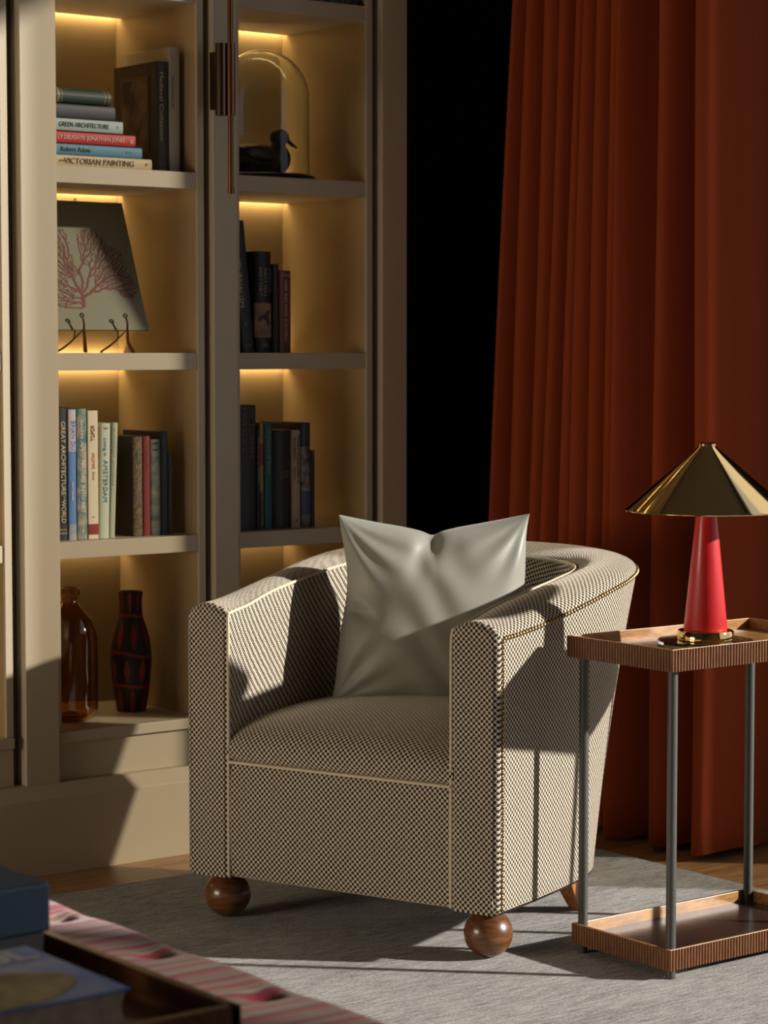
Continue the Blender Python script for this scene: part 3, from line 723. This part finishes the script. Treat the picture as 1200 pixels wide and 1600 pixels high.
# apron and bottom
XL, XR = CW - .618 + .0, .618
def grid(name, fn, nu, nvv, m, parent, uvf=None):
    v = []; f = []; uv = []
    for i in range(nu + 1):
        for j in range(nvv + 1): v.append(Vector(fn(i / nu, j / nvv)))
    W_ = nvv + 1
    U = np.zeros((nu + 1, W_)); Q = np.zeros((nu + 1, W_))
    for i in range(nu + 1):
        for j in range(W_):
            if i: U[i, j] = U[i - 1, j] + (v[i * W_ + j] - v[(i - 1) * W_ + j]).length
            if j: Q[i, j] = Q[i, j - 1] + (v[i * W_ + j] - v[i * W_ + j - 1]).length
    for i in range(nu):
        for j in range(nvv):
            ids = (i * W_ + j, (i + 1) * W_ + j, (i + 1) * W_ + j + 1, i * W_ + j + 1); f.append(ids)
            uv.append([(U[k // W_, k % W_], Q[k // W_, k % W_]) for k in ids])
    return link_mesh(name, [L3(p) for p in v], f, m, parent, True, uv)
def apron(u, t):
    x = XL - .004 + (XR - XL + .008) * u
    P = [(.10, ZB), (.03, ZB - .001), (.004, ZB + .003), (-.003, ZB + .016), (-.005, .16), (-.006, .24), (-.004, .31), (.002, .326), (.02, .332)]
    p = interp(np.array(P), t * (len(P) - 1))
    return (x, p[0], p[1])
grid('front_apron', apron, 40, 60, M['weave'], ch)
def seat(u, t):
    x = XL - .006 + (XR - XL + .012) * u
    P = [(.020, .326), (.000, .334), (-.009, .350), (-.006, .372), (.012, .392), (.045, .406), (.10, .417), (.18, .425), (.28, .428), (.40, .424), (.52, .41)]
    p = interp(np.array(P), t * (len(P) - 1))
    e = 1 - abs(2 * u - 1) ** 3.0
    k = min(1, max(0, (p[1] - .334) / .08))
    return (x, p[0] - .004 * e * (1 - k), p[1] + (.024 * e - .012) * k)
grid('seat_cushion', seat, 60, 80, M['weave'], ch)
MB().prism([(p[0] - CX, p[1] - CY) for p in [(full[i][0], full[i][1]) for i in range(0, NS, 3)]], ZB + .002, ZB + .006).build('underside', M['black'], ch)
# piping
def ptube(name, pts, r=.0032):
    MB().tube([L3(p) for p in pts], r, 8).build(name, M['piping'], ch, smooth=True)
inner = [Vector((r[5], r[6], r[7])) for r in full]
def rise(sgn, xb):
    return [Vector((xb + .0 * sgn, -.006, ZB + .004 + (.615 - ZB) * k / 20)) for k in range(20)] + [Vector((xb + .001 * sgn, -.0055, .617)), Vector((xb + .002 * sgn, -.003, .6275))]
ptube('piping', rise(1, .618) + [p + Vector((0, 0, .002)) for p in inner[2:-2]] + rise(-1, CW - .618)[::-1])
ptube('seat_piping', [(XL, -.0075, .330)] + [(XL + (XR - XL) * k / 10, -.0085, .330) for k in range(11)])
# nail heads on both outer edges
mbn = MB(); ell(mbn, (0, 0, 0), (.0045, .0045, .0045), 10)
proto = bpy.data.meshes.new('nailhead'); proto.from_pydata(mbn.v, [], mbn.f); proto.materials.append(M['brass_nail'])
proto.polygons.foreach_set('use_smooth', [True] * len(proto.polygons))
path = [Vector((.7205, .0085, ZB + .012 + (.612 - ZB - .012) * k / 60)) for k in range(61)]
path += [Vector((r[2], r[3], r[4])) * 1 for r in full[1:NS // 2 + 1]]
path = [p + (Vector((.001, .0, 0)) if i < 61 else Vector((0, 0, -.001))) for i, p in enumerate(path)]
cum = [0]
for a, b in zip(path, path[1:]): cum.append(cum[-1] + (b - a).length)
nn = int(cum[-1] / .0107); rest = MB(); placed = 0
for k in range(nn):
    s_ = k * cum[-1] / nn
    i = max(j for j in range(len(cum)) if cum[j] <= s_ + 1e-9); i = min(i, len(path) - 2)
    p = path[i].lerp(path[i + 1], (s_ - cum[i]) / max(1e-9, cum[i + 1] - cum[i]))
    if placed < 98:
        o = bpy.data.objects.new('nailhead', proto); COL.objects.link(o); o.parent = ch; o.location = L3(p); placed += 1
    else:
        ell(rest, L3(p), (.0045, .0045, .0045), 8)
    ell(rest, L3((CW - p.x, p.y, p.z)), (.0042, .0042, .0042), 6)
ro = rest.build('nailhead_row', M['brass_nail'], ch, smooth=True); ro['kind'] = 'stuff'
# ball feet and rear legs
for x in (.058, .668):
    pr = [(0, 0), (.012, .0)] + [(.047 * cos(a), .0465 + .0465 * sin(a)) for a in np.linspace(-1.28, 1.10, 26)] + [(.0, .096)]
    o = MB().lathe(pr, 48, (0, 0, 0)).build('ball_foot', M['ball_wood'], ch, smooth=True); o.location = L3((x, .050, 0))
for x, s_ in ((.632, 1), (CW - .632, -1)):
    t0 = [(x - .020, .360), (x + .020, .360), (x + .020, .405), (x - .020, .405)]
    t0 = [(x - .024, .395), (x + .022, .395), (x + .022, .455), (x - .024, .455)]
    b0 = [(x - .012 + .004 * s_, .468), (x + .012 + .004 * s_, .468), (x + .012 + .004 * s_, .505), (x - .012 + .004 * s_, .505)]
    MB().add([L3((a, b, 0)) for a, b in b0] + [L3((a, b, .10)) for a, b in t0],
             [(0, 3, 2, 1), (4, 5, 6, 7), (0, 1, 5, 4), (1, 2, 6, 5), (2, 3, 7, 6), (3, 0, 4, 7)]).build('rear_leg', M['leg_wood'], ch, bevel=.0015)

# ------------------------------------------------------------------ pillow
pl_c = A0 + dv * .330 + nv * .408 + Vector((0, 0, .612))
pw = thing('throw_pillow', 'grey-green satin throw pillow propped in the armchair', 'pillow', pl_c, (0, 0, math.atan2(dv.y, dv.x) + radians(35)))
def sstep(a, b, x):
    t = min(1, max(0, (x - a) / (b - a))); return t * t * (3 - 2 * t)
n = 90; pv = []; pf = []
HWD, HHT, TH = .206, .197, .080
def pil(u, v, s_):
    x = HWD * u * (1 - .10 * (1 - v * v)) * (1 - .03 * v) + .004 * sin(5 * v) + .008 * v
    z = HHT * v * (1 - .07 * (1 - u * u))
    th = TH * (max(0, 1 - abs(u) ** 2.6) ** .55) * (max(0, 1 - abs(v) ** 2.6) ** .55)
    th *= 1 - .10 * v
    # chop dent in the middle of the top edge
    g = exp(-((u + .02) / .20) ** 2)
    z -= (.021 * max(0, 1 - abs(u + .02)) ** 1.1 + .005 * g + .005 * exp(-((u + .02) / .07) ** 2)) * sstep(.2, 1, v)
    dent = 0
    if s_ > 0:
        dent = .015 * exp(-((u + .14 - .35 * (v - .7)) / .11) ** 2) * exp(-((v - .74) / .26) ** 2)
        dent += .004 * exp(-((u - .22) / .12) ** 2) * exp(-((v - .80) / .18) ** 2)
        # folds fanning from the corners and from the dent
        r1 = sqrt((u + 1) ** 2 + (v - 1) ** 2); a1 = math.atan2(1 - v, u + 1)
        dent += .0020 * sin(a1 * 13 + 3 * r1) * exp(-((r1 - .55) / .35) ** 2)
        r2 = sqrt((u - 1) ** 2 + (v - 1) ** 2); a2 = math.atan2(1 - v, 1 - u)
        dent += .003 * sin(a2 * 12 + 2.5 * r2) * exp(-((r2 - .5) / .3) ** 2)
        r3 = sqrt((u + 1) ** 2 + (v + 1) ** 2); a3 = math.atan2(v + 1, u + 1)
        dent += .003 * sin(a3 * 12 + 3 * r3) * exp(-((r3 - .5) / .35) ** 2)
        dent += .010 * exp(-((v + .02 + .4 * (u + .8)) / .07) ** 2) * exp(-((u + .85) / .15) ** 2)
        dent += .002 * sin(7 * u + 9 * v + 2 * sin(4 * u))
    th = max(.0, th - dent * sstep(0, .03, th))
    lean = .060 * (v + 1) / 2 + .0
    curl = .012 * abs(u) ** 6 * (1 if v > 0 else .3)
    return (x, -s_ * th + lean - .03 - curl, z + (.0 if v > -1 else 0))
for s_ in (1, -1):
    k0 = len(pv)
    for i in range(n + 1):
        for j in range(n + 1):
            a = sin((i / n - .5) * pi); b = sin((j / n - .5) * pi)
            pv.append(pil(a, b, s_))
    for i in range(n):
        for j in range(n):
            q_ = (k0 + i * (n + 1) + j, k0 + (i + 1) * (n + 1) + j, k0 + (i + 1) * (n + 1) + j + 1, k0 + i * (n + 1) + j + 1)
            pf.append(q_ if s_ > 0 else q_[::-1])
po = link_mesh('pillow_cover', pv, pf, M['pillow'], pw, True)
wl = po.modifiers.new('weld', 'WELD'); wl.merge_threshold = .0003

# ================================================================== SIDE TABLE
tb = thing('tray_side_table', 'two-tier side table with reeded walnut trays and dark steel legs', 'side table', (3.255, 3.19, 0))
def tray(name, zlo, zhi, floor_z, x0, x1, y0, y1, floor_mat_):
    # reeded outside: fine half-round ribs all round, one frame mesh
    pitch_, dep = .0075, .0042
    poly = []
    def run(a, b, nrm):
        a = Vector(a); b = Vector(b); k = int((b - a).length / pitch_)
        for i in range(k):
            for t in (0, .15, .35, .5, .65, .85):
                p = a.lerp(b, (i + t) / k) + Vector(nrm) * (dep * (sin(pi * t) ** .6) - dep)
                poly.append((p.x, p.y))
    run((x0, y0), (x1, y0), (0, -1)); run((x1, y0), (x1, y1), (1, 0)); run((x1, y1), (x0, y1), (0, 1)); run((x0, y1), (x0, y0), (-1, 0))
    n = len(poly)
    t = .009
    MB().add([(x, y, zlo) for x, y in poly] + [(x, y, zhi) for x, y in poly] +
             [(min(max(x, x0 + .003), x1 - .003), min(max(y, y0 + .003), y1 - .003), zhi) for x, y in poly],
             [(i, (i + 1) % n, n + (i + 1) % n, n + i) for i in range(n)] + [(n + i, n + (i + 1) % n, 2 * n + (i + 1) % n, 2 * n + i) for i in range(n)]).build(name + '_reeding', M['walnut_reed'], tb)
    ins = MB()
    ins.box(x0 + .003, x1 - .003, y0 + .003, y0 + t, zlo + .001, zhi + .0005).box(x0 + .003, x1 - .003, y1 - t, y1 - .003, zlo + .001, zhi + .0005)
    ins.box(x0 + .003, x0 + t, y0 + t, y1 - t, zlo + .001, zhi + .0005).box(x1 - t, x1 - .003, y0 + t, y1 - t, zlo + .001, zhi + .0005)
    ins.build(name + '_rim', M['walnut_in'], tb, bevel=.0006)
    MB().box(x0 + .003, x1 - .003, y0 + .003, y1 - .003, zlo + .002, floor_z).build(name + '_floor', floor_mat_, tb)
tray('top_tray', .570, .610, .590, -.252, .245, -.143, .143, M['walnut_in'])
tray('lower_tray', .018, .056, .034, -.243, .240, -.135, .135, M['tray_metal'])
for (sx, sy) in ((-1, -1), (1, -1), (-1, 1), (1, 1)):
    xx, yy = sx * .226, sy * .119
    MB().tube([(xx, yy, .0), (xx, yy, .589)], .0094, 18).build('leg', M['steel'], tb, smooth=True)
# glass disc and lamp
gd = MB().lathe([(0, 0), (.090, 0), (.0915, .0015), (.0915, .0085), (.090, .010), (0, .010)], 72).build('glass_disc', M['clear_t'], smooth=True, loc=(3.226, 3.184, .5905))
tag(gd, 'round clear glass disc under the table lamp', 'glass disc')
lp = thing('table_lamp', 'table lamp with a red cone body and wide polished brass shade', 'table lamp', (3.226, 3.184, .6008))
MB().lathe([(0, 0), (.052, 0), (.0535, .0015), (.0535, .016), (.052, .018), (.044, .0182), (0, .0182)], 72).build('base', M['brass'], lp, smooth=True)
MB().lathe([(0, .0185), (.0405, .0185), (.0415, .022), (.0200, .238), (0, .238)], 72).build('lamp_body', M['red_glass'], lp, smooth=True)
MB().lathe([(0, .238), (.019, .238), (.019, .245), (.012, .247), (.010, .30), (.005, .37), (0, .37)], 40).build('neck', M['brass'], lp, smooth=True)
sh = [(.155, .2455), (.1565, .2475), (.1545, .250), (.019, .366), (.0165, .369), (.017, .3735), (.014, .3755), (.010, .3745), (0, .3745)]
sh_in = [(0, .371), (.013, .369), (.0175, .363), (.1535, .2475), (.155, .2455)]
MB().lathe(sh, 96).build('shade', M['brass_dark'], lp, smooth=True)
MB().lathe(sh_in, 96).build('shade_lining', mat('shade_inside', (.75, .6, .4), .4, .3), lp, smooth=True)

# ================================================================== CURTAIN
ridges = [4.483, 4.411, 4.347, 4.298, 4.233, 4.204, 4.15, 4.10, 4.05, 3.902, 3.774]
pts = []
XR_, = (3.83,)
for i in range(len(ridges) - 1):
    ya, yb = ridges[i], ridges[i + 1]; gap = ya - yb
    amp = min(.125, .022 + gap * .85) if gap > .055 else .026 + gap * .35
    nseg = 12
    for k in range(nseg):
        t = k / nseg
        # slow fall away from the ridge, sharp return at the next one
        s_ = .5 - .5 * cos(2 * pi * (t ** .9))
        pts.append((XR_ - .03 * (gap > .1) + amp * s_ ** 1.15, ya - gap * t - .006 * sin(2 * pi * t)))
pts += [(3.805, 3.774), (3.815, 3.762), (3.845, 3.752), (3.89, 3.748), (3.94, 3.760), (4.00, 3.790), (4.06, 3.815), (4.12, 3.81), (4.17, 3.83), (4.22, 3.86)]
pts = [(3.93, 4.50), (3.90, 4.515), (3.86, 4.505)] + pts
P = resample(np.array([(a, b, 0) for a, b in pts]), 420)
cv = []; cf = []; nz_ = 36
for i in range(len(P)):
    for j in range(nz_ + 1):
        z = .010 + 2.95 * j / nz_
        x, y = P[i][0], P[i][1]
        k = min(1, max(0, (y - 3.95) / .5))
        y2 = y + k * (1.53 - z) * .058
        amp = 1 + .16 * (1 - z / 2.9)
        x2 = 3.86 + (x - 3.86) * amp + .004 * sin(z * 2.3 + y * 20)
        y2 += .004 * sin(z * 1.7 + y * 31)
        z2 = z + (.006 * sin(i * .13) if j == 0 else 0)
        cv.append((x2, y2, z2))
for i in range(len(P) - 1):
    for j in range(nz_):
        a = i * (nz_ + 1) + j; cf.append((a, a + 1, a + nz_ + 2, a + nz_ + 1))
cu = link_mesh('curtain', cv, cf, M['curtain'], None, True)
so = cu.modifiers.new('solid', 'SOLIDIFY'); so.thickness = .0025
tag(cu, 'floor-length russet velvet curtain hanging in deep folds beside the window', 'curtain')
cr_ = thing('curtain_rail', 'dark metal rail carrying the russet curtain near the ceiling', 'curtain rail', (3.87, 3.6, 2.985))
MB().tube([(0, -1.0, 0), (0, 1.0, 0)], .012, 12).build('rail', M['bronze_dark'], cr_, smooth=True)
for y in (-.9, .9): MB().tube([(0, y, 0), (.48, y, 0)], .008, 10).build('bracket', M['bronze_dark'], cr_, smooth=True)

# ================================================================== OTTOMAN IN FRONT
OX0, OX1, OY0, OY1, OZ = .62, 1.578, 1.55, 2.86, .418
ot = thing('striped_ottoman', 'tufted ottoman covered in pink, red and cream striped cloth', 'ottoman', ((OX0 + OX1) / 2, (OY0 + OY1) / 2, 0))
ocx, ocy = (OX0 + OX1) / 2, (OY0 + OY1) / 2
butt = [(1.522 - .155 * i, 2.672 - .235 * j - (.1175 if i % 2 else 0)) for i in range(6) for j in range(-0, 5)]
butt = [(x, y) for x, y in butt if OY0 + .05 < y < OY1 - .05]
def ottz(x, y):
    z = OZ
    ed = min(OX1 - x, x - OX0, OY1 - y, y - OY0)
    r = .035
    if ed < r: z -= r - sqrt(max(0, r * r - (r - ed) ** 2))
    for bx_, by_ in butt:
        d = sqrt((x - bx_) ** 2 + (y - by_) ** 2)
        if d < .09: z -= .016 * exp(-(d / .018) ** 2) + .006 * exp(-(d / .05) ** 2)
    return z
nx, ny = 150, 200; ov = []; of = []; ouv = []
def ograd(a, b, t):
    return a + (b - a) * (.5 - .5 * cos(pi * t)) * .35 + (b - a) * t * .65
for i in range(nx + 1):
    for j in range(ny + 1):
        x = ograd(OX0, OX1, i / nx); y = ograd(OY0, OY1, j / ny); ov.append((x - ocx, y - ocy, ottz(x, y)))
for i in range(nx):
    for j in range(ny):
        ids = (i * (ny + 1) + j, (i + 1) * (ny + 1) + j, (i + 1) * (ny + 1) + j + 1, i * (ny + 1) + j + 1); of.append(ids)
        ouv.append([(ov[k][0], ov[k][1] + 3 + .12 * (ov[k][2] - OZ)) for k in ids])
link_mesh('cushion_top', ov, of, M['stripe'], ot, True, ouv)
k0 = [(-(OX1 - OX0) / 2, -(OY1 - OY0) / 2), ((OX1 - OX0) / 2, -(OY1 - OY0) / 2), ((OX1 - OX0) / 2, (OY1 - OY0) / 2), (-(OX1 - OX0) / 2, (OY1 - OY0) / 2)]
sv = [(x, y, z) for z in (.12, OZ - .034) for x, y in k0]
sf = [(0, 1, 5, 4), (1, 2, 6, 5), (2, 3, 7, 6), (3, 0, 4, 7), (0, 3, 2, 1)]
link_mesh('side_upholstery', sv, sf, M['stripe'], ot, False, [[(sv[k][0], sv[k][1] + 3) for k in f] for f in sf])
for bx_, by_ in butt:
    m_ = MB(); ell(m_, (0, 0, 0), (.009, .009, .005), 12); o = m_.build('button', cmat((.35, .12, .12), .7), ot, smooth=True)
    o.location = (bx_ - ocx, by_ - ocy, OZ - .0275)
for sx in (-1, 1):
    for sy in (-1, 1):
        MB().lathe([(0, 0), (.018, 0), (.028, .121), (0, .121)], 24, (sx * .42, sy * .58, 0)).build('leg', M['ball_wood'], ot, smooth=True)
# wooden tray
ty = thing('wooden_tray', 'dark walnut serving tray lying on the striped ottoman', 'tray', (1.08, 2.39, .419))
tx, tyy = .298, .355
MB().box(-tx, tx, -tyy, tyy, 0, .010).build('tray_floor', M['oak_tray'], ty)
MB().add([], []).box(-tx, tx, -tyy, -tyy + .014, .0, .044).box(-tx, tx, tyy - .014, tyy, .0, .044).box(-tx, -tx + .014, -tyy, tyy, .0, .044).box(tx - .014, tx, -tyy, tyy, .0, .044).build('tray_rim', M['oak_tray'], ty, bevel=.002)
# navy box
nb = thing('lidded_box', 'navy blue lidded box standing on the walnut tray', 'box', (1.19, 2.515, .430))
MB().box(-.150, .150, -.128, .128, .0, .100).build('box_base', M['navy_dark'], nb, bevel=.002)
MB().box(-.156, .156, -.134, .134, .048, .106).build('lid', M['navy'], nb, bevel=.004, seg=3)
# books on the tray
def flatbook(label, x0, x1, y0, y1, z0, z1, cover, name='art_book'):
    cx, cy = (x0 + x1) / 2, (y0 + y1) / 2
    r = thing(name, label, 'book', (cx, cy, z0)); h = z1 - z0; a, b = (x1 - x0) / 2, (y1 - y0) / 2
    MB().box(-a, a, -b, b, h - .003, h).build('front_cover', cover, r, bevel=.0008)
    MB().box(-a, a, -b, b, 0, .003).build('back_cover', cover, r, bevel=.0008)
    pg = []
    for k in range(9):
        pg.append((a - .004 - .005 * sin(pi * k / 8), .003 + (h - .006) * k / 8))
    vs_ = [(x, y, z) for y in (-b + .003, b - .003) for x, z in pg + [(-a, h - .003), (-a, .003)]]
    n = len(pg) + 2
    MB().add(vs_, [tuple(range(n)), tuple(range(n, 2 * n))[::-1]] + [(i, n + i, n + (i + 1) % n, (i + 1) % n) for i in range(n)]).build('pages', M['pages'], r)
    MB().box(-a - .001, -a + .002, -b, b, 0, h).build('spine', cover, r)
    return r, h
flatbook('dark book lying on the tray under the blue art book', .95, 1.240, 2.052, 2.25, .4305, .458, cmat((.03, .03, .035), .5, .2))
ab, hh = flatbook('art book with a sky blue cover showing a tan rock form, on the tray', .93, 1.249, 2.047, 2.264, .459, .500, None or mat('blue_sky_cover', (.09, .27, .80), .4, coat=.1, vary=(6, (.42, .50, .78), (1.2, 2, 1))))
blob = [(.105 * cos(a) * (1 + .10 * sin(3 * a + 1)) + .020, .072 * sin(a) * (1 + .10 * cos(2 * a)) - .040) for a in np.linspace(0, 2 * pi, 40)[:-1]]
blob = [(x, max(y, -.1050)) for x, y in blob]
MB().prism(blob, hh + .0001, hh + .0008).build('cover_picture', mat('tan_rock_print', (.34, .28, .09), .45, coat=.1, vary=(16, (.09, .075, .035))), ab)
text('PAUL', 'cover_title', .062, cmat((.80, .82, .85), .5), ab, (.078, .072, hh + .0006), (0, 0, 0), width=.135, bold=.0022)
gb = MB().box(-.016, .016, -.012, .012, 0, .022).build('glass_block', M['clear_t'], bevel=.002, loc=(1.262, 2.075, .430))
tag(gb, 'small clear glass block beside the blue art book on the tray', 'glass block')
